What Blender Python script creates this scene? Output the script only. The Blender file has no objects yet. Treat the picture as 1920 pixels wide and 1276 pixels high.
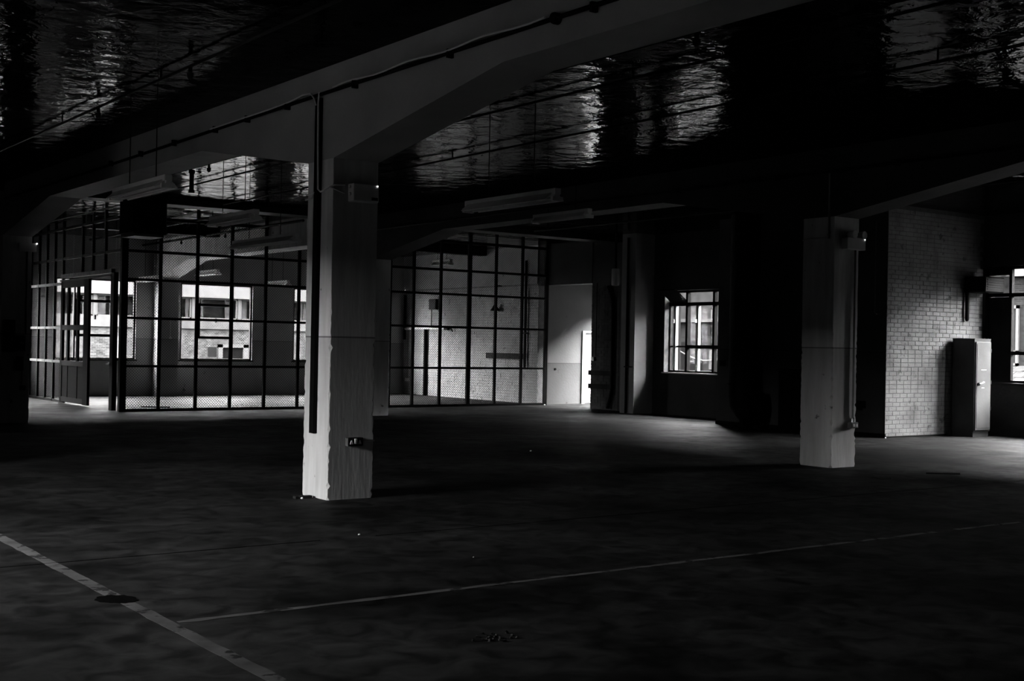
import bpy, bmesh, math, random
from mathutils import Vector, Matrix
random.seed(7)
SC = bpy.context.scene
COL = SC.collection

# ------------------------------------------------------------------ camera
F_PX, YAW, PITCH, ROLL, EYE = 2345.84, math.radians(36.1326), math.radians(0.26976), math.radians(1.07016), 1.55
fw = Vector((math.sin(YAW)*math.cos(PITCH), math.cos(YAW)*math.cos(PITCH), math.sin(PITCH)))
r0 = Vector((math.cos(YAW), -math.sin(YAW), 0)); u0 = r0.cross(fw)
rt = r0*math.cos(ROLL) + u0*math.sin(ROLL); up = -r0*math.sin(ROLL) + u0*math.cos(ROLL)
cam = bpy.data.cameras.new('camera'); cam.sensor_width = 36; cam.sensor_fit = 'HORIZONTAL'
cam.lens = 36*F_PX/1920; cam.clip_end = 300
cam_o = bpy.data.objects.new('camera', cam); COL.objects.link(cam_o)
M = Matrix(((rt.x, up.x, -fw.x, 0), (rt.y, up.y, -fw.y, 0), (rt.z, up.z, -fw.z, EYE), (0, 0, 0, 1)))
cam_o.matrix_world = M
SC.camera = cam_o

# ------------------------------------------------------------------ sky and exposure
SKY = 1.3
w = bpy.data.worlds.new('overcast_sky'); SC.world = w; w.use_nodes = True
# standard overcast sky: luminance (1 + 2 sin(elevation)) / 3 of the zenith
wn = w.node_tree.nodes; wl = w.node_tree.links; bg = wn['Background']; bg.inputs['Strength'].default_value = SKY
tc = wn.new('ShaderNodeTexCoord'); sx = wn.new('ShaderNodeSeparateXYZ'); wl.new(tc.outputs['Generated'], sx.inputs[0])
cl = wn.new('ShaderNodeMapRange'); cl.inputs['From Min'].default_value = 0; cl.inputs['From Max'].default_value = 1
cl.inputs['To Min'].default_value = 1/3; cl.inputs['To Max'].default_value = 1.0; wl.new(sx.outputs['Z'], cl.inputs['Value'])
wl.new(cl.outputs['Result'], bg.inputs['Color'])
SC.view_settings.view_transform = 'Standard'; SC.view_settings.look = 'None'
SC.view_settings.gamma = 1.0; SC.view_settings.use_curve_mapping = False
SC.view_settings.exposure = 7.5
cy = SC.cycles
cy.max_bounces = 6; cy.diffuse_bounces = 2; cy.glossy_bounces = 2; cy.transparent_max_bounces = 24; cy.transmission_bounces = 4
cy.use_denoising = True
cy.sample_clamp_indirect = 4.0
cy.caustics_reflective = False; cy.caustics_refractive = False

def portal(center, normal, wid, hei):
    """Daylight sampling guide in a window opening; gives no light of its own."""
    L = bpy.data.lights.new('window_portal', 'AREA'); L.shape = 'RECTANGLE'; L.size = wid; L.size_y = hei
    L.cycles.is_portal = True
    o = bpy.data.objects.new('window_portal', L); COL.objects.link(o)
    o.location = center
    o.rotation_euler = Vector(normal).to_track_quat('-Z', 'Y').to_euler()
    return o

# ------------------------------------------------------------------ materials
MATS = {}
def nodes(name):
    m = bpy.data.materials.new(name); m.use_nodes = True
    return m, m.node_tree, m.node_tree.nodes['Principled BSDF']
def g(v): return (v, v, v, 1)
def mat(name, base, rough=0.6, var=0.25, scale=3.0, bump=0.0, bscale=None, metal=0.0, spec=0.12, stretch=(1, 1, 1), dado=None, dado_z=1.57, coat=0.0, detail=6, dark=None):
    m, nt, b = nodes(name); N = nt.nodes; L = nt.links
    geo = N.new('ShaderNodeNewGeometry'); mp = N.new('ShaderNodeMapping'); mp.inputs['Scale'].default_value = stretch
    L.new(geo.outputs['Position'], mp.inputs['Vector'])
    no = N.new('ShaderNodeTexNoise'); no.inputs['Scale'].default_value = scale; no.inputs['Detail'].default_value = detail
    L.new(mp.outputs['Vector'], no.inputs['Vector'])
    ra = N.new('ShaderNodeMapRange'); ra.inputs['From Min'].default_value = 0.3; ra.inputs['From Max'].default_value = 0.7
    ra.inputs['To Min'].default_value = 1 - var; ra.inputs['To Max'].default_value = 1 + var
    L.new(no.outputs['Fac'], ra.inputs['Value'])
    mul = N.new('ShaderNodeMix'); mul.data_type = 'RGBA'; mul.blend_type = 'MULTIPLY'; mul.inputs['Factor'].default_value = 1
    mul.inputs['A'].default_value = g(base)
    if dado is not None:
        sp = N.new('ShaderNodeSeparateXYZ'); L.new(geo.outputs['Position'], sp.inputs[0])
        gt = N.new('ShaderNodeMath'); gt.operation = 'GREATER_THAN'; gt.inputs[1].default_value = dado_z; L.new(sp.outputs['Z'], gt.inputs[0])
        dm = N.new('ShaderNodeMix'); dm.data_type = 'RGBA'; dm.inputs['A'].default_value = g(dado); dm.inputs['B'].default_value = g(base)
        L.new(gt.outputs[0], dm.inputs['Factor'])
        cp = N.new('ShaderNodeMath'); cp.operation = 'COMPARE'; cp.inputs[1].default_value = dado_z; cp.inputs[2].default_value = 0.008; L.new(sp.outputs['Z'], cp.inputs[0])
        ln = N.new('ShaderNodeMix'); ln.data_type = 'RGBA'; ln.inputs['B'].default_value = g(dado*0.4)   # thin dark edge of the two paint coats
        L.new(cp.outputs[0], ln.inputs['Factor']); L.new(dm.outputs['Result'], ln.inputs['A']); L.new(ln.outputs['Result'], mul.inputs['A'])
    L.new(ra.outputs['Result'], mul.inputs['B'])
    out = mul.outputs['Result']
    if dark is not None:      # scattered grime spots: (threshold, value)
        n2 = N.new('ShaderNodeTexNoise'); n2.inputs['Scale'].default_value = scale*2.3; n2.inputs['Detail'].default_value = 8
        L.new(geo.outputs['Position'], n2.inputs['Vector'])
        r2 = N.new('ShaderNodeMapRange'); r2.inputs['From Min'].default_value = dark[0]; r2.inputs['From Max'].default_value = dark[0]+0.06
        L.new(n2.outputs['Fac'], r2.inputs['Value'])
        mm = N.new('ShaderNodeMix'); mm.data_type = 'RGBA'; mm.inputs['B'].default_value = g(dark[1])
        L.new(r2.outputs['Result'], mm.inputs['Factor']); L.new(out, mm.inputs['A']); out = mm.outputs['Result']
    L.new(out, b.inputs['Base Color'])
    b.inputs['Roughness'].default_value = rough; b.inputs['Metallic'].default_value = metal
    b.inputs['Specular IOR Level'].default_value = spec; b.inputs['Coat Weight'].default_value = coat
    if bump:
        bn = N.new('ShaderNodeTexNoise'); bn.inputs['Scale'].default_value = bscale or scale*4; bn.inputs['Detail'].default_value = 4
        L.new(mp.outputs['Vector'], bn.inputs['Vector'])
        bu = N.new('ShaderNodeBump'); bu.inputs['Strength'].default_value = bump; bu.inputs['Distance'].default_value = 0.02
        L.new(bn.outputs['Fac'], bu.inputs['Height']); L.new(bu.outputs['Normal'], b.inputs['Normal'])
    MATS[name] = m
    return m
def glass_mat(name, tint=0.92, refl=1.0, dirt=0.0, dirt_col=0.35):
    m, nt, b = nodes(name); N = nt.nodes; L = nt.links; N.remove(b)
    out = N['Material Output']
    tr = N.new('ShaderNodeBsdfTransparent'); tr.inputs['Color'].default_value = g(tint)
    gl = N.new('ShaderNodeBsdfGlossy'); gl.inputs['Roughness'].default_value = 0.03; gl.inputs['Color'].default_value = g(refl)
    lw = N.new('ShaderNodeLayerWeight'); lw.inputs['Blend'].default_value = 0.5
    pw = N.new('ShaderNodeMath'); pw.operation = 'POWER'; pw.inputs[1].default_value = 5; L.new(lw.outputs['Facing'], pw.inputs[0])
    fr = N.new('ShaderNodeMapRange'); fr.inputs['To Min'].default_value = 0.004; fr.inputs['To Max'].default_value = 0.9; L.new(pw.outputs[0], fr.inputs['Value'])
    mx = N.new('ShaderNodeMixShader'); L.new(fr.outputs[0], mx.inputs[0]); L.new(tr.outputs[0], mx.inputs[1]); L.new(gl.outputs[0], mx.inputs[2])
    last = mx.outputs[0]
    if dirt:
        df = N.new('ShaderNodeBsdfTranslucent'); df.inputs['Color'].default_value = g(dirt_col)
        d2 = N.new('ShaderNodeBsdfDiffuse'); d2.inputs['Color'].default_value = g(dirt_col)
        ad = N.new('ShaderNodeMixShader'); ad.inputs[0].default_value = 0.4; L.new(df.outputs[0], ad.inputs[1]); L.new(d2.outputs[0], ad.inputs[2])
        ge = N.new('ShaderNodeNewGeometry'); no = N.new('ShaderNodeTexNoise'); no.inputs['Scale'].default_value = 9; no.inputs['Detail'].default_value = 8
        L.new(ge.outputs['Position'], no.inputs['Vector'])
        mr = N.new('ShaderNodeMapRange'); mr.inputs['From Min'].default_value = 0.3; mr.inputs['From Max'].default_value = 0.75
        mr.inputs['To Min'].default_value = dirt*0.5; mr.inputs['To Max'].default_value = min(1, dirt*1.5); L.new(no.outputs['Fac'], mr.inputs['Value'])
        m2 = N.new('ShaderNodeMixShader'); L.new(mr.outputs['Result'], m2.inputs[0]); L.new(last, m2.inputs[1]); L.new(ad.outputs[0], m2.inputs[2]); last = m2.outputs[0]
    L.new(last, out.inputs['Surface']); MATS[name] = m; return m
def emit_mat(name, s):
    m, nt, b = nodes(name); b.inputs['Base Color'].default_value = g(0.6)
    b.inputs['Emission Color'].default_value = g(1); b.inputs['Emission Strength'].default_value = s; MATS[name] = m; return m

def floor_mat():
    m, nt, b = nodes('worn_concrete_floor'); N = nt.nodes; L = nt.links
    geo = N.new('ShaderNodeNewGeometry')
    def noise(s, d, st=(1, 1, 1), dist=0.0):
        mp = N.new('ShaderNodeMapping'); mp.inputs['Scale'].default_value = st; L.new(geo.outputs['Position'], mp.inputs['Vector'])
        n = N.new('ShaderNodeTexNoise'); n.inputs['Scale'].default_value = s; n.inputs['Detail'].default_value = d; n.inputs['Distortion'].default_value = dist
        L.new(mp.outputs['Vector'], n.inputs['Vector']); return n.outputs['Fac']
    def rng(v, a, b_, c, d):
        r = N.new('ShaderNodeMapRange'); r.inputs['From Min'].default_value = a; r.inputs['From Max'].default_value = b_
        r.inputs['To Min'].default_value = c; r.inputs['To Max'].default_value = d; L.new(v, r.inputs['Value']); return r.outputs['Result']
    def mul(a, b_):
        x = N.new('ShaderNodeMath'); x.operation = 'MULTIPLY'; L.new(a, x.inputs[0]); L.new(b_, x.inputs[1]); return x.outputs[0]
    v = mul(rng(noise(0.55, 8, dist=0.6), 0.3, 0.7, 0.35, 1.65), rng(noise(4.5, 12, dist=0.8), 0.32, 0.7, 0.45, 1.55))
    v = mul(v, rng(noise(0.16, 3), 0.35, 0.65, 0.75, 1.2))
    base = N.new('ShaderNodeMath'); base.operation = 'MULTIPLY'; base.inputs[1].default_value = FLOOR_ALBEDO; L.new(v, base.inputs[0])
    cc = N.new('ShaderNodeCombineColor'); [L.new(base.outputs[0], cc.inputs[i]) for i in range(3)]
    L.new(cc.outputs[0], b.inputs['Base Color'])
    L.new(rng(noise(1.3, 7), 0.3, 0.7, 0.55, 0.75), b.inputs['Roughness'])
    b.inputs['Specular IOR Level'].default_value = 0.014
    bu = N.new('ShaderNodeBump'); bu.inputs['Strength'].default_value = 0.06; bu.inputs['Distance'].default_value = 0.02
    L.new(noise(9, 6), bu.inputs['Height']); L.new(bu.outputs['Normal'], b.inputs['Normal'])
    return m
def ceiling_mat():
    m, nt, b = nodes('glossy_dark_ceiling_paint'); N = nt.nodes; L = nt.links
    geo = N.new('ShaderNodeNewGeometry')
    b.inputs['Base Color'].default_value = g(0.004); b.inputs['Specular IOR Level'].default_value = 0.007
    mp = N.new('ShaderNodeMapping'); mp.inputs['Scale'].default_value = (1.0, 1.0, 1); L.new(geo.outputs['Position'], mp.inputs['Vector'])
    n1 = N.new('ShaderNodeTexNoise'); n1.inputs['Scale'].default_value = 3.2; n1.inputs['Detail'].default_value = 4; n1.inputs['Distortion'].default_value = 0.3
    L.new(mp.outputs['Vector'], n1.inputs['Vector'])
    bu = N.new('ShaderNodeBump'); bu.inputs['Strength'].default_value = CEIL_BUMP; bu.inputs['Distance'].default_value = 0.05
    L.new(n1.outputs['Fac'], bu.inputs['Height']); L.new(bu.outputs['Normal'], b.inputs['Normal'])
    n2 = N.new('ShaderNodeTexNoise'); n2.inputs['Scale'].default_value = 0.5; n2.inputs['Detail'].default_value = 5; L.new(geo.outputs['Position'], n2.inputs['Vector'])
    r = N.new('ShaderNodeMapRange'); r.inputs['From Min'].default_value = 0.35; r.inputs['From Max'].default_value = 0.65; r.inputs['To Min'].default_value = 0.03; r.inputs['To Max'].default_value = 0.08
    L.new(n2.outputs['Fac'], r.inputs['Value']); L.new(r.outputs['Result'], b.inputs['Roughness'])
    return m
def brick_tex_mat(name, c1, c2, mortar, scale=1.0, axis='y', bw=0.23, bh=0.078):
    m, nt, b = nodes(name); N = nt.nodes; L = nt.links
    geo = N.new('ShaderNodeNewGeometry'); sp = N.new('ShaderNodeSeparateXYZ'); L.new(geo.outputs['Position'], sp.inputs[0])
    cb = N.new('ShaderNodeCombineXYZ'); L.new(sp.outputs['X' if axis == 'y' else 'Y'], cb.inputs[0]); L.new(sp.outputs['Z'], cb.inputs[1])
    br = N.new('ShaderNodeTexBrick'); br.inputs['Scale'].default_value = 1; br.inputs['Color1'].default_value = g(c1); br.inputs['Color2'].default_value = g(c2)
    br.inputs['Mortar'].default_value = g(mortar); br.inputs['Mortar Size'].default_value = 0.006; br.inputs['Brick Width'].default_value = bw; br.inputs['Row Height'].default_value = bh
    L.new(cb.outputs[0], br.inputs['Vector'])
    no = N.new('ShaderNodeTexNoise'); no.inputs['Scale'].default_value = 2.5; no.inputs['Detail'].default_value = 6; L.new(geo.outputs['Position'], no.inputs['Vector'])
    r = N.new('ShaderNodeMapRange'); r.inputs['From Min'].default_value = 0.3; r.inputs['From Max'].default_value = 0.7; r.inputs['To Min'].default_value = 0.65; r.inputs['To Max'].default_value = 1.3; L.new(no.outputs['Fac'], r.inputs['Value'])
    mx = N.new('ShaderNodeMix'); mx.data_type = 'RGBA'; mx.blend_type = 'MULTIPLY'; mx.inputs['Factor'].default_value = 1
    L.new(br.outputs['Color'], mx.inputs['A']); L.new(r.outputs['Result'], mx.inputs['B']); L.new(mx.outputs['Result'], b.inputs['Base Color'])
    b.inputs['Roughness'].default_value = 0.9; b.inputs['Specular IOR Level'].default_value = 0.01; MATS[name] = m; return m

FLOOR_ALBEDO = 0.020
CEIL_BUMP = 0.3
M_FLOOR = floor_mat(); M_CEIL = ceiling_mat()
mat('column_paint', 0.72, 0.55, 0.16, 3.0, 0.15, 12, stretch=(3, 3, 0.4), dado=0.58, dado_z=1.61, dark=(0.68, 0.16))
mat('wall_paint', 0.34, 0.6, 0.15, 1.2, 0.2, 20, dado=0.24, dado_z=1.57, dark=(0.70, 0.06))
mat('lobby_paint', 0.12, 0.55, 0.1, 1.2, 0.15, 20, dado=0.072, dado_z=1.11, dark=(0.69, 0.03))
mat('pilaster_paint', 0.16, 0.6, 0.15, 1.5)
mat('door_white', 0.5, 0.5, 0.05, 2.0)
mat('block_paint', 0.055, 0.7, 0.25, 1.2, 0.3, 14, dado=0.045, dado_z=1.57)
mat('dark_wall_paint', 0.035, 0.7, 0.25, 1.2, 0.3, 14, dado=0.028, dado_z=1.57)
mat('shaded_beam', 0.05, 0.7, 0.25, 1.4, 0.2, 22)  # darkened copy of the beam paint: right-hand beam's shade put into colour
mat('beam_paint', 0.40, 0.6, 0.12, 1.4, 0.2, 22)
mat('block_mortar', 0.06, 0.9, 0.2, 8, 0.3, 60)
mat('mortar', 0.20, 0.9, 0.2, 8, 0.3, 60)
mat('block_brick', 0.125, 0.6, 0.28, 2.6, 0.4, 45, dark=(0.62, 0.055), detail=9)
mat('painted_brick', 0.30, 0.6, 0.16, 3.0, 0.5, 45, dark=(0.66, 0.12))
mat('grimy_brick', 0.40, 0.7, 0.3, 5.0, 0.5, 45, dark=(0.62, 0.12))
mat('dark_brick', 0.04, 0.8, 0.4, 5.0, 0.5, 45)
mat('black_steel', 0.004, 0.6, 0.3, 6, 0.1, 40, spec=0.05)
mat('dark_steel', 0.012, 0.5, 0.3, 6, 0.1, 40, spec=0.1)
mat('worn_grey', 0.10, 0.6, 0.5, 7, 0.2, 40)
mat('door_black', 0.0015, 0.7, 0.3, 6, spec=0.02)
mat('mesh_wire', 0.007, 0.6, 0.2, 6, spec=0.05)
mat('grey_enamel', 0.8, 0.4, 0.1, 4, 0.05, 40)
mat('white_enamel', 0.75, 0.4, 0.08, 4, 0.05, 40)
mat('lamp_tube_glass', 0.7, 0.2, 0.02, 4)
mat('locker_steel', 0.065, 0.45, 0.12, 3.0, 0.05, 30, dark=(0.70, 0.06))
mat('locker_side_shaded', 0.04, 0.5, 0.2, 3.0)  # darker than the locker door: shade on the side put into colour
mat('bright_metal', 0.75, 0.25, 0.05, 4, metal=1.0)
mat('galvanised', 0.15, 0.4, 0.2, 8, metal=0.3)
mat('cable_sheath', 0.8, 0.5, 0.05, 4)
mat('reveal_brick', 0.14, 0.8, 0.3, 8, spec=0.02)
mat('sash_white', 0.022, 0.6, 0.1, 5, spec=0.02)
mat('white_frame', 0.35, 0.45, 0.1, 5)
mat('line_paint', 0.085, 0.85, 0.35, 3.5, dark=(0.55, 0.028), spec=0.005)
mat('wet_patch', 0.003, 0.8, 0.3, 9, spec=0.01)
mat('litter_paper', 0.75, 0.7, 0.05, 4)
mat('rubble', 0.04, 0.9, 0.5, 20, 0.5, 60)
mat('timber_dark', 0.02, 0.8, 0.3, 4, stretch=(1, 1, 6))
mat('outside_ground', 0.016, 0.9, 0.3, 0.8, spec=0.01)
mat('render_pale', 0.021, 0.8, 0.12, 0.9, spec=0.01)
mat('concrete_sill', 0.14, 0.8, 0.2, 2.0)
mat('yard_concrete', 0.017, 0.8, 0.2, 2.0, spec=0.01)
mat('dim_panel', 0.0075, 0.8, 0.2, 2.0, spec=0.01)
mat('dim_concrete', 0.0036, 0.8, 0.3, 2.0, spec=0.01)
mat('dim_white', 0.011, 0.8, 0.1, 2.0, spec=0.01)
mat('bounce_slab', 0.032, 0.9, 0.2, 0.6, spec=0.01)
mat('yard_white', 0.019, 0.6, 0.1, 2.0, spec=0.01)
mat('curtain_pale', 0.014, 0.9, 0.5, 3.0, stretch=(6, 6, 0.4), spec=0.01)
mat('curtain_dark', 0.0022, 0.9, 0.5, 3.0, stretch=(6, 6, 0.4), spec=0.01)
mat('cladding_dark', 0.0032, 0.8, 0.3, 1.5, spec=0.01)
mat('slate', 0.01, 0.7, 0.25, 4.0, spec=0.01)
mat('slate_gap', 0.001, 0.9, 0.2, 4.0, spec=0.01)
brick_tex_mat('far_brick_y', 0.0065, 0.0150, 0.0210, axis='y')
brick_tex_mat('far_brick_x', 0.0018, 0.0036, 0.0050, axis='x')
glass_mat('window_glass', 0.9)
glass_mat('dirty_glass', 0.75, dirt=0.8, dirt_col=0.010)
emit_mat('indicator_light', 0.02)

# ------------------------------------------------------------------ mesh helpers
class MB:
    def __init__(s): s.v = []; s.f = []
    def add(s, vs, fs):
        k = len(s.v); s.v += [tuple(v) for v in vs]; s.f += [tuple(i+k for i in f) for f in fs]; return s
    def box(s, x0, y0, z0, x1, y1, z1):
        if x0 > x1: x0, x1 = x1, x0
        if y0 > y1: y0, y1 = y1, y0
        if z0 > z1: z0, z1 = z1, z0
        return s.add([(x0, y0, z0), (x1, y0, z0), (x1, y1, z0), (x0, y1, z0), (x0, y0, z1), (x1, y0, z1), (x1, y1, z1), (x0, y1, z1)],
                     [(0, 3, 2, 1), (4, 5, 6, 7), (0, 1, 5, 4), (1, 2, 6, 5), (2, 3, 7, 6), (3, 0, 4, 7)])
    def bbox(s, x0, y0, z0, x1, y1, z1, b):
        """box with chamfered edges"""
        c = [(x0+x1)/2, (y0+y1)/2, (z0+z1)/2]; h = [abs(x1-x0)/2, abs(y1-y0)/2, abs(z1-z0)/2]
        bm = bmesh.new(); bmesh.ops.create_cube(bm, size=2)
        for v in bm.verts: v.co = Vector((c[0]+v.co.x*h[0], c[1]+v.co.y*h[1], c[2]+v.co.z*h[2]))
        bmesh.ops.bevel(bm, geom=bm.edges[:], offset=b, segments=1, affect='EDGES', profile=0.5)
        bm.verts.index_update(); s.add([v.co[:] for v in bm.verts], [[v.index for v in f.verts] for f in bm.faces]); bm.free(); return s
    def prism(s, poly, axis, a, b):
        """poly: 2D points in the plane normal to axis; x:(y,z) y:(x,z) z:(x,y)"""
        def P(p, t): return {'x': (t, p[0], p[1]), 'y': (p[0], t, p[1]), 'z': (p[0], p[1], t)}[axis]
        n = len(poly); vs = [P(p, a) for p in poly] + [P(p, b) for p in poly]
        fs = [tuple(range(n)), tuple(range(2*n-1, n-1, -1))] + [(i, n+i, n+(i+1) % n, (i+1) % n) for i in range(n)]
        return s.add(vs, fs)
    def tube(s, pts, r, n=8, cap=True):
        pts = [Vector(p) for p in pts]; rings = []; prev = None
        for i, p in enumerate(pts):
            d = (pts[min(i+1, len(pts)-1)] - pts[max(i-1, 0)]).normalized()
            if prev is None:
                a = Vector((0, 0, 1)) if abs(d.z) < 0.9 else Vector((1, 0, 0)); u = d.cross(a).normalized()
            else:
                u = (prev - d*prev.dot(d)).normalized()
            prev = u; v = d.cross(u)
            rings.append([p + (u*math.cos(t) + v*math.sin(t))*r for t in [2*math.pi*k/n for k in range(n)]])
        vs = [q for R in rings for q in R]; fs = []
        for i in range(len(pts)-1):
            for k in range(n): fs.append((i*n+k, i*n+(k+1) % n, (i+1)*n+(k+1) % n, (i+1)*n+k))
        if cap: fs += [tuple(range(n-1, -1, -1)), tuple((len(pts)-1)*n+k for k in range(n))]
        return s.add(vs, fs)
    def lathe(s, c, prof, n=16, axis='z'):
        vs = []; fs = []
        for (r, h) in prof:
            for k in range(n):
                t = 2*math.pi*k/n; a, b = r*math.cos(t), r*math.sin(t)
                vs.append({'z': (c[0]+a, c[1]+b, c[2]+h), 'x': (c[0]+h, c[1]+a, c[2]+b), 'y': (c[0]+a, c[1]+h, c[2]+b)}[axis])
        for i in range(len(prof)-1):
            for k in range(n): fs.append((i*n+k, i*n+(k+1) % n, (i+1)*n+(k+1) % n, (i+1)*n+k))
        fs += [tuple(range(n-1, -1, -1)), tuple((len(prof)-1)*n+k for k in range(n))]
        return s.add(vs, fs)
    def blob(s, c, rx, ry, rz, seed=0, n=7, m=4):
        rnd = random.Random(seed); vs = []; fs = []
        for i in range(m+1):
            ph = math.pi*i/m
            for k in range(n):
                t = 2*math.pi*k/n; j = rnd.uniform(0.7, 1.15)
                vs.append((c[0]+rx*j*math.sin(ph)*math.cos(t), c[1]+ry*j*math.sin(ph)*math.sin(t), c[2]+max(-rz, rz*j*math.cos(ph))))
        for i in range(m):
            for k in range(n): fs.append((i*n+k, i*n+(k+1) % n, (i+1)*n+(k+1) % n, (i+1)*n+k))
        return s.add(vs, fs)
    def build(s, name, m, parent=None, smooth=False):
        if parent is not None:
            off = WL[parent.name_full]; loc = (0, 0, 0)
        else:
            xs, ys, zs = zip(*s.v); off = Vector(((min(xs)+max(xs))/2, (min(ys)+max(ys))/2, min(zs))); loc = off
        me = bpy.data.meshes.new(name); me.from_pydata([tuple(Vector(v)-off) for v in s.v], [], s.f)
        bm = bmesh.new(); bm.from_mesh(me); bmesh.ops.recalc_face_normals(bm, faces=bm.faces[:]); bm.to_mesh(me); bm.free()
        if smooth:
            for p in me.polygons: p.use_smooth = True
            me.set_sharp_from_angle(angle=math.radians(40))
        me.materials.append(m if not isinstance(m, str) else MATS[m])
        o = bpy.data.objects.new(name, me); COL.objects.link(o); o.location = loc
        if parent is not None: o.parent = parent
        WL[o.name_full] = off.copy()
        return o
WL = {}
def tag(o, label, cat, group=None):
    o['label'] = label; o['category'] = cat
    if group: o['group'] = group
    return o
def thing(name, loc, label, cat, group=None):
    o = bpy.data.objects.new(name, None); COL.objects.link(o); o.location = loc; o.empty_display_size = 0.1
    WL[o.name_full] = Vector(loc); return tag(o, label, cat, group)
def struct(o): o['kind'] = 'structure'; return o
def stuff(o): o['kind'] = 'stuff'; return o
def srf(name, loc):
    o = bpy.data.objects.new(name, None); COL.objects.link(o); o.location = loc; o.empty_display_size = 0.1
    WL[o.name_full] = Vector(loc); return struct(o)

# ------------------------------------------------------------------ the setting
XL, XR, YF, YB, CZ = -2.8, 22.05, -8.0, 33.85, 4.30
WALL_T = 0.35
HEAD, SILL, WW = 3.16, 1.0, 2.17
floor = struct(MB().box(XL-0.5, YF-0.5, -0.2, XR+0.5, YB+0.5, 0).build('floor', M_FLOOR))
ceiling = struct(MB().box(XL-0.5, YF-0.5, CZ, XR+0.5, YB+0.5, CZ+0.3).build('ceiling', M_CEIL))

def wall_along(axis, c, thick, a0, a1, openings, z1=CZ, mb=None):
    """axis 'x': wall running along X with inner face at y=c, body c..c+thick; openings (a,b,z0,z1)"""
    mb = mb or MB()
    def bx(a, b, z0, z1_):
        if b-a < 1e-4 or z1_-z0 < 1e-4: return
        if axis == 'x': mb.box(a, c, z0, b, c+thick, z1_)
        else: mb.box(c, a, z0, c+thick, b, z1_)
    t = a0
    for (a, b, z0, zt) in sorted(openings):
        bx(t, a, 0, z1); bx(a, b, 0, z0); bx(a, b, zt, z1); t = b
    bx(t, a1, 0, z1)
    return mb
back_w = [(6.30, 8.47), (9.74, 11.91), (13.18, 15.35), (16.66, 18.83)]
wall_back = struct(wall_along('x', YB, 0.16, XL, 20.5, [(a, b, SILL, HEAD) for a, b in back_w]).build('wall_back', 'wall_paint'))
left_w = [(9.5, 11.7)]
wall_left = struct(wall_along('y', XL-WALL_T, WALL_T, YF, YB, [(a, b, SILL, HEAD) for a, b in left_w]).build('wall_left', 'wall_paint'))
rear_w = []
wall_rear = struct(wall_along('x', YF-WALL_T, WALL_T, XL, XR, [(a, b, SILL, HEAD) for a, b in rear_w]).build('wall_rear', 'wall_paint'))
struct(MB().box(XL, 15.2, 0, 2.9, 15.5, CZ).build('wall_left_light_block', 'wall_paint'))  # unseen wall added to keep left window light off the far pillar
# right side: outer wall in the near bay, projecting brick block, window bay, lobby, brick wall of the cage bay
near_w = [(11.74, 14.44), (8.30, 10.47), (4.86, 7.03)]
wall_right = struct(wall_along('y', XR, WALL_T, YF, 14.47, [(a, b, 1.02, 3.29) for a, b in near_w]).build('wall_right', 'dark_wall_paint'))
BX, BY0, BY1 = 19.05, 14.47, 18.74
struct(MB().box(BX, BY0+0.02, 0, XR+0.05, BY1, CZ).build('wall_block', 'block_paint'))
XW = 20.5
LX_OUT = 23.28
mid_w = (19.85, 21.94, 1.01, 2.94)
mb = wall_along('y', XW, 0.24, BY1, 24.63, [mid_w])
mb.box(XW+0.2, 24.33, 0, LX_OUT, 24.63, CZ)
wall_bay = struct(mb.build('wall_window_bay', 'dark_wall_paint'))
struct(MB().box(XW+0.24, 24.28, -0.2, LX_OUT, 24.33, CZ+0.3).build('wall_lobby_outside', 'cladding_dark'))
# lobby recess between y 24.63 and 26.9, running out to a wide opening at x = 23
LX = 22.98
mb = wall_along('x', 26.9, 0.3, 20.75, LX+0.3, [(22.10, 22.90, 0, 1.96)])
struct(mb.build('wall_lobby', 'lobby_paint'))
mb = wall_along('y', LX, 0.3, 24.33, 27.2, [(24.75, 26.8, 0.0, 2.75)])
struct(mb.build('wall_lobby_end', 'dark_wall_paint'))
struct(MB().box(XR+0.3, 24.33, CZ, LX+0.3, 27.2, CZ+0.3).build('ceiling_lobby', 'dark_wall_paint'))
struct(MB().box(XR+0.5, 24.33, -0.2, LX+0.3, 27.2, 0).build('floor_lobby', M_FLOOR))
struct(MB().box(XW-0.02, 24.63, 3.2, XW+0.4, 26.9, CZ).build('trim_1', 'dark_wall_paint'))
# cage bay brick wall x=20.5: core, with bricks proud of it, smooth ring beam above
wall_brick = struct(MB().box(XW+0.012, 26.9, 0, XW+WALL_T, YB+WALL_T, 3.26).build('wall_right_back', 'mortar'))
struct(MB().box(XW-0.05, 26.9, 3.26, XW+WALL_T, YB, CZ).build('trim_2', 'wall_paint'))

def bricks_joined(parent, axis, c, depth, a0, a1, z0, z1, L, H, m, seed, skip=None, name='bricks'):
    rnd = random.Random(seed); mb = MB(); n = int((z1-z0)/H)
    for i in range(n):
        t = a0 - (L/2 if i % 2 else 0); z = z0+i*H
        while t < a1:
            l = L if rnd.random() > 0.2 else L/2
            a, b = max(a0, t+0.005), min(a1, t+l-0.005); t += l
            if b-a < 0.03: continue
            d = depth + rnd.uniform(-0.004, 0.004)
            zz0, zz1 = z+0.005+rnd.uniform(0, 0.002), z+H-0.005
            if axis == 'y': mb.box(c-d, a, zz0, c+0.02, b, zz1)
            else: mb.box(a, c-d, zz0, b, c+0.02, zz1)
    return stuff(mb.build(name, m, parent))
bricks_joined(wall_brick, 'y', XW+0.012, 0.014, 26.9, YB, 0.0, 3.26, 0.225, 0.0785, 'painted_brick', 3, name='brickwork')
bricks_joined(wall_bay, 'y', XW+0.0, 0.012, 23.55, 24.63, 0.0, 3.2, 0.225, 0.0785, 'dark_brick', 5, name='brickwork')

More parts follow.
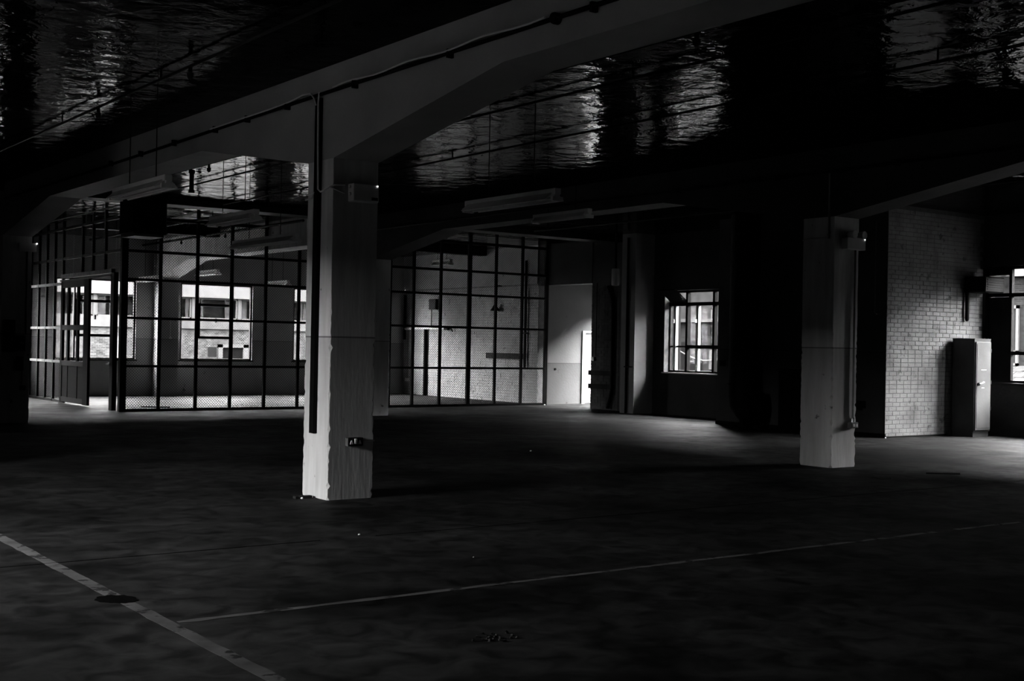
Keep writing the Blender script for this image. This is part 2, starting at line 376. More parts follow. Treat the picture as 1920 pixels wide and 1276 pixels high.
# brick face of the projecting block (faces the camera, y = 14.47)
wall_block_front = struct(MB().box(BX, BY0, 0, XR, BY0+0.03, CZ).build('wall_block_front', 'block_mortar'))
BL, BH = 0.213, 0.0812
variants = []
for k in range(5):
    rnd = random.Random(50+k); l = BL-0.004 if k < 4 else BL/2-0.004
    mb = MB(); mb.bbox(-l/2, -0.010, -BH/2+0.0050, l/2, 0.01, BH/2-0.0050, 0.003)
    mb.v = [(x+rnd.uniform(-.002, .002), y+(rnd.uniform(-.002, .002) if y < 0 else 0), z+rnd.uniform(-.0018, .0018)) for x, y, z in mb.v]
    me = bpy.data.meshes.new('brick'); me.from_pydata(mb.v, [], mb.f)
    bm = bmesh.new(); bm.from_mesh(me); bmesh.ops.recalc_face_normals(bm, faces=bm.faces[:]); bm.to_mesh(me); bm.free()
    me.materials.append(MATS['block_brick']); variants.append(me)
rnd = random.Random(11); off = WL[wall_block_front.name_full]; lo = MB(); nb = 0
for i in range(int(CZ/BH)):
    z = (i+0.5)*BH; t = BX + (0 if i % 2 else -BL/2)
    while t < XR-0.02:
        half = (t < BX-0.01) or rnd.random() < 0.04
        if t < BX-0.01: t = BX
        l = BL/2 if half else BL
        if t+l > XR: break
        xc = t+l/2; t += l; dy = rnd.uniform(-0.0015, 0.003)
        if 1.18 < z < 2.98 and nb < 300 and not (z < 1.85 and xc > 21.2):
            o = bpy.data.objects.new('brick', variants[4] if half else variants[rnd.randrange(4)]); COL.objects.link(o)
            o.parent = wall_block_front; o.location = Vector((xc, BY0+dy, z)) - off; nb += 1
        else:
            dd = 0.0055 if z < 1.3 else 0.010
            lo.bbox(xc-l/2+0.0015, BY0-dd+dy*0.4, z-BH/2+0.004, xc+l/2-0.0015, BY0+0.01, z+BH/2-0.004, 0.003)
stuff(lo.build('brickwork', 'block_brick', wall_block_front))
struct(MB().box(BX-0.03, BY0-0.03, 0, BX, BY1, 0.075).box(BX-0.03, BY0-0.03, 0, 20.9, BY0-0.012, 0.03).build('baseboard_block', 'black_steel'))

# pilaster beside the bay window, back pilaster
struct(MB().box(19.9, 22.32, 0, XW+0.02, 22.81, CZ).build('trim_3', 'pilaster_paint'))
struct(MB().box(12.38, 33.35, 0, 12.93, YB+0.05, CZ).build('trim_4', 'wall_paint'))

# outside surroundings: ground
struct(MB().box(-60, -60, -0.4, 80, 90, -0.21).build('ground', 'outside_ground'))
struct(MB().box(-4, 34.4, -0.21, 32, 59.8, -0.19).build('ground_bounce', 'bounce_slab'))  # unseen pale slab added to brighten the reflections in the ceiling

# ------------------------------------------------------------------ beams and columns
def haunch_profile(segs, zs, zh, top=CZ):
    """segs: list of column centres along y with half length h and reach; returns bottom polyline"""
    return segs
CH = 0.27
def beam(x0, x1, pts, label, m='beam_paint'):
    """pts: bottom line (y,z) increasing y"""
    poly = list(pts) + [(pts[-1][0], CZ+0.02), (pts[0][0], CZ+0.02)]
    o = MB().prism(poly, 'x', x0, x1).build('haunched_beam', m)
    return tag(o, label, 'beam', 'concrete beams')
ZS, ZH = 3.83, 3.375
def bottom(cols, y0, y1):
    p = [(y0, ZS)]
    for yc in cols: p += [(yc-CH-2.85, ZS), (yc-CH, ZH), (yc+CH, ZH), (yc+CH+2.82, ZS)]
    return p + [(y1, ZS)]
C1Y, C2Y = 11.28, 23.77
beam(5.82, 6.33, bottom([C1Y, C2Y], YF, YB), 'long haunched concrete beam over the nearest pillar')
beam(13.36, 13.87, bottom([C1Y, C2Y], YF, 25.5), 'haunched concrete beam over the right-hand pillar', 'shaded_beam')
beam(12.38, 12.92, [(24.06, 3.66), (31.4, 3.66), (33.35, 3.26), (33.36, 3.26)], 'haunched beam landing on the pilaster between the back windows', 'column_paint')  # paler pillar paint on this beam: bounced floor light put into colour
tag(MB().box(XL, 23.5, 4.18, XW, 24.04, CZ+0.02).build('cross_beam', 'dark_steel'), 'shallow dark beam crossing under the ceiling before the mesh cage', 'beam')
tag(MB().box(9.2, 29.3, 4.12, XW-0.05, 29.6, CZ+0.02).build('ceiling_rib', 'black_steel'), 'dark rib crossing the ceiling inside the mesh cage', 'beam')

def column(x0, y0, label, ztop=ZH, seed=1):
    x1, y1 = x0+0.51, y0+0.54; rnd = random.Random(seed); mb = MB(); rings = []
    z = 0.0
    while True:
        ring = []
        for (cx, cy, dx, dy) in ((x0, y0, 1, 1), (x1, y0, -1, 1), (x1, y1, -1, -1), (x0, y1, 1, -1)):
            c = 0.004 + (abs(rnd.gauss(0, 0.006)) if z < 1.9 else abs(rnd.gauss(0, 0.002)))
            if z < 1.6 and rnd.random() < 0.10: c += rnd.uniform(0.01, 0.025)
            if z == 0.0: c += 0.012
            a, b = (cx+dx*c, cy), (cx, cy+dy*c)
            ring += [b, a] if dx*dy > 0 else [a, b]
        rings.append([(p[0], p[1], z) for p in ring])
        if z >= ztop: break
        z = min(ztop, z+(0.035 if z < 1.9 else 0.15))
    n = 8
    vs = [p for r in rings for p in r]; fs = []
    for i in range(len(rings)-1):
        for k in range(n): fs.append((i*n+k, i*n+(k+1) % n, (i+1)*n+(k+1) % n, (i+1)*n+k))
    fs += [tuple(range(n-1, -1, -1)), tuple((len(rings)-1)*n+k for k in range(n))]
    mb.add(vs, fs)
    return tag(mb.build('concrete_column', 'column_paint'), label, 'column', 'square concrete pillars')
col1 = column(5.82, 11.01, 'large pale square concrete pillar with chipped edges, nearest the camera', seed=1)
col2 = column(13.36, 11.01, 'pale square concrete pillar standing left of the brick wall', seed=2)
col3 = column(5.82, 23.5, 'dark concrete pillar at the left edge of the photo', seed=3)
col4 = column(13.36, 23.5, 'dim concrete pillar half hidden behind the nearest pillar', seed=4)

# ------------------------------------------------------------------ floor markings
def quad(name, pts, m, parent, z=0.0015):
    mb = MB(); n = len(pts); mb.add([(x, y, 0.0005) for x, y in pts] + [(x, y, z) for x, y in pts], [tuple(range(n)), tuple(range(2*n-1, n-1, -1))] + [(i, (i+1) % n, n+(i+1) % n, n+i) for i in range(n)])
    return mb.build(name, m, parent)
def rough_strip(x0, x1, y0, y1, axis, step, jit, seed):
    rnd = random.Random(seed); a0, a1 = (x0, x1) if axis == 'x' else (y0, y1); n = int((a1-a0)/step); A = []; B = []
    for i in range(n+1):
        t = a0+(a1-a0)*i/n
        p, q = ((t, y0+rnd.uniform(0, jit)), (t, y1-rnd.uniform(0, jit))) if axis == 'x' else ((x0+rnd.uniform(0, jit), t), (x1-rnd.uniform(0, jit), t))
        A.append(p); B.append(q)
    return A + B[::-1]
quad('painted_line', rough_strip(2.49, 2.59, 0.2, 23.0, 'y', 0.15, 0.012, 1), 'line_paint', floor)
quad('painted_line', rough_strip(2.60, 9.45, 6.59, 6.665, 'x', 0.12, 0.018, 2), 'line_paint', floor)
quad('painted_line', rough_strip(9.75, 10.75, 6.595, 6.66, 'x', 0.12, 0.02, 4), 'line_paint', floor)
quad('floor_joint', rough_strip(-9, 4.6, 8.80, 8.815, 'x', 0.3, 0.004, 3), 'wet_patch', floor, 0.002)
quad('floor_joint', rough_strip(5.1, 22, 8.80, 8.812, 'x', 0.3, 0.004, 5), 'wet_patch', floor, 0.002)
pts = []
rnd = random.Random(9)
for k in range(26):
    t = 2*math.pi*k/26; j = rnd.uniform(0.88, 1.1); pts.append((2.52+0.115*j*math.cos(t)-0.02*math.sin(t), 7.40+0.135*j*math.sin(t)))
quad('dark_oil_stain', pts, 'wet_patch', floor, 0.003)

# ------------------------------------------------------------------ windows
def win_x(n, a, b, y, face, frame='dark_steel', z0=SILL, z1=HEAD, depth=0.10, side='sash_white'):
    """window in a wall running along X: outer frame, two mullions, centre light with pivoting vent, panes"""
    root = srf('window_%d' % n, ((a+b)/2, y, z0)); W = b-a; yc = y; t = 0.035
    MB().box(a, yc-t, z0, a+0.05, yc+t, z1).box(b-0.05, yc-t, z0, b, yc+t, z1).box(a, yc-t, z0, b, yc+t, z0+0.04).box(a, yc-t, z1-0.04, b, yc+t, z1).build('window_frame', side, root)
    m1, m2 = a+0.24*W, a+0.725*W
    for m_ in (m1, m2): MB().box(m_-0.022, yc-t, z0, m_+0.022, yc+t, z1).build('mullion', side, root)
    v0, v1 = z0+0.60, z0+1.60
    vent = MB().box(m1, yc-0.05, v0, m1+0.07, yc+0.05, v1).box(m2-0.07, yc-0.05, v0, m2, yc+0.05, v1).box(m1, yc-0.05, v0, m2, yc+0.05, v0+0.075).box(m1, yc-0.05, v1-0.075, m2, yc+0.05, v1).build('vent_sash', 'black_steel', root)
    MB().box((m1+m2)/2-0.02, yc-0.12, (v0+v1)/2-0.03, (m1+m2)/2+0.02, yc-0.05, (v0+v1)/2+0.09).build('vent_catch', 'black_steel', vent)
    for (p, q, r, s) in ((a+.05, m1-.02, z0+.04, z1-.04), (m2+.02, b-.05, z0+.04, z1-.04), (m1+.02, m2-.02, z0+.04, v0), (m1+.02, m2-.02, v1, z1-.04), (m1+.07, m2-.07, v0+.075, v1-.075)):
        MB().box(p, yc-0.003, r, q, yc+0.003, s).build('pane', 'window_glass', root)
    MB().box(a-0.04, YB-0.03, z0-0.04, b+0.04, yc+0.14, z0).build('window_sill', 'sash_white', root)
for i, (a, b) in enumerate(back_w):
    win_x(i+1, a, b, YB+0.07, YB)
    portal(((a+b)/2, YB+0.15, (SILL+HEAD)/2), (0, -1, 0), b-a-0.02, HEAD-SILL-0.02)

# bay window in wall x = 20.5 (window_6)
a, b, z0, z1 = mid_w; xg = XW+0.19
root = srf('window_6', (xg, (a+b)/2, z0)); t = 0.03
MB().box(xg-t, a, z0, xg+t, a+0.05, z1).box(xg-t, b-0.05, z0, xg+t, b, z1).box(xg-t, a, z0, xg+t, b, z0+0.05).box(xg-t, a, z1-0.05, xg+t, b, z1).build('window_frame', 'dark_steel', root)
for ym in (21.33, 20.45): MB().box(xg-0.05, ym-0.035, z0, xg+0.05, ym+0.035, z1).build('mullion', 'black_steel', root)
MB().box(xg-0.05, a, 2.58, xg+0.05, b, 2.66).build('transom', 'black_steel', root)
MB().box(xg-0.05, a, 1.58, xg+0.05, 21.33, 1.66).build('transom', 'black_steel', root)
MB().box(xg-0.02, 21.33, 1.60, xg+0.02, b-0.05, 1.64).build('transom', 'sash_white', root)
for ym in (21.74, 20.99):
    s = MB().box(xg-0.04, ym-0.04, z0+0.05, xg+0.04, ym+0.04, 2.58).build('glazing_bar', 'white_frame', root)
    MB().box(xg-0.09, ym-0.02, 2.18, xg-0.04, ym+0.02, 2.26).build('window_catch', 'bright_metal', s)
for (p, q, r, s) in ((21.36, b-.05, z0+.05, 1.6), (21.36, b-.05, 1.64, 2.58), (20.48, 21.30, z0+.05, 1.58), (20.48, 21.30, 1.66, 2.58), (a+.05, 20.42, z0+.05, 1.58), (a+.05, 20.42, 1.66, 2.58), (20.48, 21.30, 2.66, z1-.05), (a+.05, 20.42, 2.66, z1-.05)):
    MB().box(xg-0.003, p, r, xg+0.003, q, s).build('pane', 'window_glass', root)
# hopper sash tilted inward at the top, seen black
hop = MB(); hop.add([(xg-0.03, 21.37, 2.66), (xg-0.03, 21.88, 2.66), (xg-0.42, 21.88, 2.93), (xg-0.42, 21.37, 2.93), (xg, 21.37, 2.70), (xg, 21.88, 2.70), (xg-0.39, 21.88, 2.97), (xg-0.39, 21.37, 2.97)],
    [(0, 1, 2, 3), (7, 6, 5, 4), (0, 4, 5, 1), (1, 5, 6, 2), (2, 6, 7, 3), (3, 7, 4, 0)])
hop.build('hopper_sash', 'black_steel', root)
MB().box(XW-0.04, a-0.03, z0-0.03, XW+0.28, b+0.03, z0).build('window_sill', 'white_frame', root)
MB().box(XW+0.0, b-0.012, z0, XW+0.16, b, z1).build('window_reveal', 'reveal_brick', root)
portal((XW+0.23, (a+b)/2, (z0+z1)/2), (-1, 0, 0), b-a-0.02, z1-z0-0.02)

# door in the lobby wall (door_1): white frame, dark gap, pale leaf standing just ajar
root = srf('door_1', (22.5, 26.95, 0))
MB().box(22.04, 26.86, 0, 22.14, 27.0, 1.96).box(22.86, 26.86, 0, 22.95, 27.0, 1.96).box(22.04, 26.86, 1.96, 22.95, 27.0, 2.02).build('door_frame', 'door_white', root)
leaf = MB().bbox(22.19, 26.98, 0.01, 22.85, 27.03, 1.95, 0.004).build('door_leaf', 'door_white', root)
MB().box(22.74, 26.93, 0.98, 22.82, 26.98, 1.02).build('door_handle', 'dark_steel', leaf)
MB().box(22.10, 27.12, 0, 22.90, 27.16, 1.96).build('door_backing', 'black_steel', root)
portal((LX+0.29, 25.775, 1.37), (-1, 0, 0), 2.03, 2.73)
root = srf('door_2', (LX+0.15, 25.82, 0))
MB().box(LX, 24.75, 0, LX+0.12, 24.82, 2.75).box(LX, 26.73, 0, LX+0.12, 26.8, 2.75).box(LX, 24.75, 2.68, LX+0.12, 26.8, 2.75).build('door_frame', 'dark_steel', root)

# right hand windows in wall x = 22.05
def win_right(n, a, b, boarded=False):
    z0, z1 = 1.02, 3.29; xg = XR+0.10; root = srf('window_%d' % n, (xg, (a+b)/2, z0)); t = 0.04
    MB().box(xg-t, a, z0, xg+t, a+0.06, z1).box(xg-t, b-0.06, z0, xg+t, b, z1).box(xg-t, a, z0, xg+t, b, z0+0.05).box(xg-t, a, z1-0.06, xg+t, b, z1).build('window_frame', 'dark_steel', root)
    ends = b-0.53 if boarded else b-0.06
    n_l = 2; ys = [a+0.06+(ends-a-0.06)*k/n_l for k in range(n_l+1)]
    for ym in ys[1:-1] + ([ends] if boarded else []): MB().box(xg-t, ym-0.03, z0, xg+t, ym+0.03, z1).build('mullion', 'black_steel', root)
    for zt in (1.60, 2.73): MB().box(xg-t, a, zt-0.035, xg+t, b, zt+0.035).build('transom', 'black_steel', root)
    for k in range(n_l):
        for (r, s) in ((z0+.05, 1.565), (1.635, 2.695), (2.765, z1-.06)):
            MB().box(xg-0.003, ys[k]+0.03, r, xg+0.003, ys[k+1]-0.03, s).build('pane', 'window_glass', root)
    if boarded:
        MB().box(xg-0.02, ends+0.03, z0+.05, xg+0.02, b-.06, 2.69).build('blanking_board', 'black_steel', root)
        MB().box(xg-0.02, ends+0.03, 3.12, xg+0.02, b-.03, z1-.06).build('blanking_board', 'black_steel', root)
        MB().box(xg-0.003, ends+0.03, 2.765, xg+0.003, b-.03, 3.12).build('pane', 'dirty_glass', root)
    MB().box(XR-0.05, a-0.03, z0-0.05, XR+WALL_T+0.05, b+0.0, z0).build('window_sill', 'dark_steel', root)
    portal((XR+WALL_T-0.01, (a+b)/2, (z0+z1)/2), (-1, 0, 0), b-a-0.02, z1-z0-0.02)
for i, (a, b) in enumerate(near_w): win_right(7+i, a, b, i == 0)
def win_plain(n, axis, c, a, b, nrm):
    root = srf('window_%d' % n, (c, (a+b)/2, SILL) if axis == 'y' else ((a+b)/2, c, SILL)); t = 0.035
    def bx(p, q, r, s, d=t):
        return (c-d, p, r, c+d, q, s) if axis == 'y' else (p, c-d, r, q, c+d, s)
    mb = MB(); mb.box(*bx(a, a+.05, SILL, HEAD)); mb.box(*bx(b-.05, b, SILL, HEAD)); mb.box(*bx(a, b, SILL, SILL+.05)); mb.box(*bx(a, b, HEAD-.05, HEAD)); mb.build('window_frame', 'dark_steel', root)
    MB().box(*bx((a+b)/2-.03, (a+b)/2+.03, SILL, HEAD)).build('mullion', 'dark_steel', root)
    for (p, q) in ((a+.05, (a+b)/2-.03), ((a+b)/2+.03, b-.05)): MB().box(*bx(p, q, SILL+.05, HEAD-.05, 0.003)).build('pane', 'window_glass', root)
    cc = ((c+nrm*-0.14), (a+b)/2, (SILL+HEAD)/2) if axis == 'y' else ((a+b)/2, c+nrm*-0.14, (SILL+HEAD)/2)
    portal(cc, (nrm, 0, 0) if axis == 'y' else (0, nrm, 0), b-a-.02, HEAD-SILL-.02)
for i, (a, b) in enumerate(left_w): win_plain(11+i, 'y', XL-0.18, a, b, 1)
for i, (a, b) in enumerate(rear_w): win_plain(14+i, 'x', YF-0.18, a, b, 1)

# ------------------------------------------------------------------ buildings outside
YFC = 60.0
B1 = thing('building', (20, YFC, -0.2), 'brick building across the yard with strip windows and pale fascia, beyond the cage windows', 'building')
MB().box(-14, YFC, -0.2, 60, YFC+6, 2.14).build('brick_wall', 'far_brick_y', B1)
MB().box(-14, YFC-0.12, 2.14, 60, YFC+6, 2.64).build('sill_band', 'yard_concrete', B1)
MB().box(-14, YFC+0.5, 2.64, 60, YFC+6, 3.71).build('back_wall', 'curtain_dark', B1)
MB().box(-14, YFC-0.2, 3.71, 60, YFC+6, 4.6).build('fascia', 'render_pale', B1)
MB().box(-14, YFC+0.3, 4.6, 60, YFC+6, 10.5).build('upper_wall_sky_block', 'far_brick_y', B1)  # unseen height added to block low sky from the hall floor
x = 6.9; rnd = random.Random(21)
while x < 34:
    wdt = 2.3
    f = MB().box(x, YFC+0.1, 2.64, x+0.08, YFC+0.2, 3.71).box(x+wdt-0.08, YFC+0.1, 2.64, x+wdt, YFC+0.2, 3.71).box(x, YFC+0.1, 2.64, x+wdt, YFC+0.2, 2.71).box(x, YFC+0.1, 3.63, x+wdt, YFC+0.2, 3.71).build('strip_window', 'yard_white', B1)
    MB().box(x+.08, YFC+0.147, 2.71, x+wdt-.08, YFC+0.153, 3.63).build('pane', 'window_glass', f)
    t = x+0.12
    while t < x+wdt-0.2:
        l = rnd.uniform(0.1, 0.4)
        if rnd.random() < 0.6:
            MB().box(t, YFC+0.22, 2.66, min(t+l, x+wdt-.08), YFC+0.27, 3.66).build('curtain', 'curtain_pale', f)
        t += l+rnd.uniform(0.03, 0.3)
    MB().box(x-0.16, YFC, 2.64, x, YFC+0.3, 3.71).build('pier', 'yard_concrete', B1)
    x += wdt+0.16
vf = MB().box(25.34, YFC-0.14, 0.50, 25.57, YFC, 1.38).box(26.69, YFC-0.14, 0.50, 27.03, YFC, 1.38).box(25.34, YFC-0.14, 1.22, 27.03, YFC, 1.38).box(25.34, YFC-0.14, 0.50, 27.03, YFC, 0.66).build('vent_surround', 'yard_white', B1)
MB().box(25.57, YFC-0.03, 0.66, 26.69, YFC-0.005, 1.22).build('vent_opening', 'slate_gap', vf)
MB().box(24.83, YFC-0.03, 0.76, 25.27, YFC, 1.24).build('air_brick', 'cladding_dark', B1)
MB().box(20.1, YFC-0.04, 0.2, 20.7, YFC, 1.62).build('notice_board', 'render_pale', B1)

XFC = 42.0
B2 = thing('building', (XFC, 42, -0.2), 'dim outbuilding with pale panels seen through the bay window', 'building')
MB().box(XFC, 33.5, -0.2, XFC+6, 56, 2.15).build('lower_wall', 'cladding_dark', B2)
MB().box(XFC-0.03, 33.5, 2.15, XFC+6, 56, 11.0).build('upper_wall_sky_block', 'dim_concrete', B2)  # raised out of view to cut sky light through the bay window
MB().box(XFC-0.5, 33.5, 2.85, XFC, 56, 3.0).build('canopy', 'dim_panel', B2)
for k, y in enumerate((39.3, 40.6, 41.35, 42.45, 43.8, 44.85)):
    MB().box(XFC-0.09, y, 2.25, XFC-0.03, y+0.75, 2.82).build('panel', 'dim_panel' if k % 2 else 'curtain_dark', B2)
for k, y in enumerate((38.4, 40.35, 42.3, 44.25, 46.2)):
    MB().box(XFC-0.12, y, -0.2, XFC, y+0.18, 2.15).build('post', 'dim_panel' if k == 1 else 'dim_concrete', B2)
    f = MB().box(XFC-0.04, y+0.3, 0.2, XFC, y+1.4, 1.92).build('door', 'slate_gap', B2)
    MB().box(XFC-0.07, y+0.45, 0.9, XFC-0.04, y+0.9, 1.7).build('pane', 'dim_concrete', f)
MB().box(XFC-0.09, 41.45, 0.65, XFC-0.03, 41.78, 1.55).build('notice', 'dim_white', B2)
wf = MB().box(XFC-0.09, 41.4, 2.3, XFC-0.03, 41.47, 3.55).box(XFC-0.09, 41.63, 2.3, XFC-0.03, 41.7, 3.55).box(XFC-0.09, 41.4, 3.45, XFC-0.03, 41.7, 3.55).box(XFC-0.09, 41.4, 2.3, XFC-0.03, 41.7, 2.4).build('window_frame', 'dim_white', B2)
MB().box(XFC-0.06, 41.47, 2.4, XFC-0.035, 41.63, 3.45).build('pane', 'cladding_dark', wf)
MB().tube([(XFC-0.2, 36+t*0.6, 1.55-0.5*math.sin(math.pi*((t*0.6) % 3.9)/3.9)) for t in range(0, 26)], 0.03, 6).build('slack_cable', 'yard_concrete', B2)

B3 = thing('building', (XFC, 20, -0.2), 'brick building with a white window and slate lean-to seen at the right edge', 'building')
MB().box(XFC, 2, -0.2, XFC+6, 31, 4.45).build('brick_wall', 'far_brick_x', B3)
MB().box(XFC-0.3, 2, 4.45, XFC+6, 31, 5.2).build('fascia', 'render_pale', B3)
MB().box(XFC+0.2, 6, 5.2, XFC+6, 31, 11.0).build('upper_wall_sky_block', 'far_brick_x', B3)  # unseen height added to block sky from the right-hand windows
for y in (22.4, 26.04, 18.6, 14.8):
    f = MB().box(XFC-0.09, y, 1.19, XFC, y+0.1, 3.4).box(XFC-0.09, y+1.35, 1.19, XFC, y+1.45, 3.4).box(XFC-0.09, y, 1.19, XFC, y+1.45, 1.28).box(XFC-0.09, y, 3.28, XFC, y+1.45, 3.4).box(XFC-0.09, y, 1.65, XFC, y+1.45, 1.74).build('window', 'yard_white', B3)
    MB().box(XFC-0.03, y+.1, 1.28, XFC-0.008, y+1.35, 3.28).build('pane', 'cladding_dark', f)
MB().box(XFC, -50, -0.2, XFC+6, 2, 9.0).build('low_wing_sky_block', 'far_brick_x', B3)  # unseen wing added to limit sky light on the pillars
# slate lean-to roof
MB().prism([(XFC-2.4, 0.1), (XFC, 1.16), (XFC, -0.2), (XFC-2.4, -0.2)], 'y', 19.5, 29.5).build('lean_to', 'slate_gap', B3)
rnd = random.Random(4)
for r in range(5):
    for k in range(15):
        y = 21.0+k*0.51+(0.25 if r % 2 else 0); xa = XFC-2.4+r*0.48; za = 0.1+1.06*r*0.2; xb, zb = xa+0.49, za+0.216; j = rnd.uniform(0, 0.012)
        MB().prism([(xa, za+0.025+j), (xb, zb+0.012), (xb, zb+0.03), (xa, za+0.05+j)], 'y', y, y+0.485).build('slate', 'slate', B3)
struct(MB().box(-26, -12, -0.2, -18, 40, 4.0).box(-26.2, -12, 4.0, -17.9, 40, 4.2).build('wall_yard_sky_block', 'far_brick_x'))  # unseen building added to block low sky from the left window

# ------------------------------------------------------------------ mesh cage
def wire_panel(mb, axis, c, a0, a1, z0, z1, p=0.06, r=0.0023):
    """diagonal wires clipped to a rectangle"""
    def P(a, z, d): return (a, c+d, z) if axis == 'x' else (c+d, a, z)
    for sgn in (1, -1):
        lo_, hi_ = (a0-z1, a1-z0) if sgn == 1 else (a0+z0, a1+z1)
        k = math.ceil(lo_/p)
        while k*p < hi_:
            s = k*p; k += 1
            if sgn == 1: zs, ze = max(z0, a0-s), min(z1, a1-s); A, B = (s+zs, zs), (s+ze, ze)
            else: zs, ze = max(z0, s-a1), min(z1, s-a0); A, B = (s-zs, zs), (s-ze, ze)
            if ze-zs < 0.01: continue
            d = 0.004*sgn; n = 0.7071*r*1.4
            vs = []
            for (a, z) in (A, B): vs += [P(a-n, z+n*sgn, d), P(a+n, z-n*sgn, d), P(a, z, d+r*1.6)]
            mb.add(vs, [(0, 1, 4, 3), (1, 2, 5, 4), (2, 0, 3, 5)])
    return mb
FY, SX = 26.5, 9.05
posts = [9.85, 10.69, 11.50, 12.33, 13.17, 14.0, 14.82, 15.63, 16.30, 17.10, 17.97, 18.80, 19.65, 20.46]
CT = CZ
front = thing('mesh_partition', (14.8, FY, 0), 'long black steel and wire mesh partition across the back of the hall', 'partition')
for i, x in enumerate(posts):
    h = 0.055 if i == 10 else 0.032
    if i == len(posts)-1: h = 0.05
    MB().box(x-h, FY-0.03, 0, x+h, FY+0.03, CT).build('post', 'black_steel', front)
MB().box(8.98, FY-0.06, 0, 9.12, FY+0.06, CT).build('corner_post', 'black_steel', front)
for z, h in ((0.03, 0.03), (0.975, 0.026), (2.01, 0.028), (2.84, 0.028), (3.45, 0.030), (4.17, 0.035)):
    MB().box(9.12, FY-0.025, z-h, 20.46, FY+0.02, z+h).build('rail', 'black_steel', front)
edges = [9.12]+posts
for i in range(len(posts)):
    stuff(wire_panel(MB(), 'x', FY+0.012, edges[i]+0.02, edges[i+1]-0.02, 0.05, 4.16).build('wire_mesh', 'mesh_wire', front))
side = thing('mesh_partition', (SX, 30.2, 0), 'side wall of the mesh cage running back to the windows at left', 'partition')
for y in (33.6, 32.86, 32.18, 31.5, 30.82):
    MB().box(SX-0.03, y-0.035, 0, SX+0.03, y+0.035, CT).build('post', 'black_steel', side)
for y in (29.35, 28.58, 27.72):
    MB().box(SX-0.03, y-0.035, 3.0, SX+0.03, y+0.035, CT).build('post', 'black_steel', side)
MB().box(SX-0.05, 27.0, 0, SX+0.05, 27.20, 3.0).build('door_jamb', 'black_steel', side)
MB().box(SX-0.09, 27.1, 0.985, SX+0.0, 27.28, 1.03).build('latch_plate', 'bright_metal', side)
for z, h in ((0.03, 0.03), (0.98, 0.03), (1.80, 0.03), (2.86, 0.032)):
    MB().box(SX-0.03, 30.6, z-h, SX+0.03, 33.82, z+h).build('rail', 'worn_grey' if z > 0.5 else 'black_steel', side)
for z in (3.46, 4.18): MB().box(SX-0.025, 26.56, z-0.03, SX+0.025, 33.82, z+0.03).build('rail', 'black_steel', side)
track = MB().box(SX-0.11, 27.0, 2.98, SX-0.02, 30.7, 3.07).build('door_track', 'worn_grey', side)
MB().box(SX-0.12, 27.0, 2.90, SX-0.105, 30.7, 2.935).build('track_guide', 'dark_steel', track)
ys = [26.56, 27.08, 27.72, 28.58, 29.35, 30.1, 30.82, 31.5, 32.18, 32.86, 33.6]
for i in range(len(ys)-1):
    zb = 3.08 if ys[i+1] <= 30.2 else 0.05
    stuff(wire_panel(MB(), 'y', SX+0.012, ys[i]+0.03, ys[i+1]-0.03, zb, 4.16).build('wire_mesh', 'mesh_wire', side))
door = thing('cage_door', (SX-0.09, 29.55, 0), 'black barred sliding door of the cage, slid partly open', 'door')
dx = SX-0.08
MB().box(dx-0.03, 28.52, 0.03, dx+0.03, 28.86, 2.92).build('stile', 'door_black', door)
MB().box(dx-0.03, 30.48, 0.03, dx+0.03, 30.62, 2.92).build('stile', 'door_black', door)
for y in (30.08, 29.35): MB().box(dx-0.025, y-0.055, 0.06, dx+0.025, y+0.055, 2.9).build('bar', 'door_black', door)
for z0_, z1_ in ((0.04, 0.16), (0.90, 1.02), (1.74, 1.86), (2.74, 2.92)): MB().box(dx-0.028, 28.55, z0_, dx+0.028, 30.6, z1_).build('rail', 'black_steel', door)
MB().box(dx-0.015, 28.85, 0.16, dx+0.0, 30.5, 0.9).build('kick_panel', 'door_black', door)

# ------------------------------------------------------------------ fluorescent fittings
def fitting(x, y0, y1, z, label, rods=(0.25, 0.75), top=CZ, m='grey_enamel', wd=1.0):
    t = thing('fluorescent_light', (x, (y0+y1)/2, z), label, 'light fitting', 'hanging fluorescent lights')
    MB().bbox(x-0.045, y0, z-0.01, x+0.045, y1, z+0.06, 0.006).build('spine', m, t)
    for s in (-1, 1):
        MB().prism([(x+s*0.04, z), (x+s*0.13*wd, z-0.075*wd), (x+s*0.135*wd, z-0.07*wd), (x+s*0.045, z+0.012)] if s > 0 else [(x-0.045, z+0.012), (x-0.135*wd, z-0.07*wd), (x-0.13*wd, z-0.075*wd), (x-0.04, z)], 'y', y0+0.06, y1-0.06).build('reflector', m, t)
    for s in (-1, 1):
        tb = MB().tube([(x+s*0.055, y0+0.05, z-0.06), (x+s*0.055, y1-0.05, z-0.06)], 0.017, 8).build('lamp_tube', 'lamp_tube_glass', t, True)
    for y in (y0, y1-0.04):
        MB().box(x-0.075, y, z-0.085, x+0.075, y+0.04, z-0.035).box(x-0.025, y, z-0.04, x+0.025, y+0.04, z).build('lampholder', m, t)
    for q in rods:
        y = y0+(y1-y0)*q; MB().tube([(x, y, z+0.055), (x, y, top)], 0.006, 6).build('hanging_rod', 'black_steel', t)
fitting(8.74, 11.14, 12.97, 3.29, 'grey fluorescent light hanging in the middle, right of the nearest pillar')
fitting(12.2, 14.75, 16.15, 3.62, 'faint fluorescent light further back, right of the middle one', wd=0.75)
fitting(8.96, 18.13, 20.57, 3.24, 'fluorescent light hanging just left of the nearest pillar')
fitting(7.15, 15.70, 17.22, 3.28, 'dark fluorescent light against the bright ceiling reflections')
fitting(4.95, 13.14, 14.85, 3.28, 'pale fluorescent light in front of the hanging heater', rods=(0.22, 0.72))
fitting(15.07, 30.96, 32.33, 3.17, 'small fluorescent light inside the cage before the third back window')
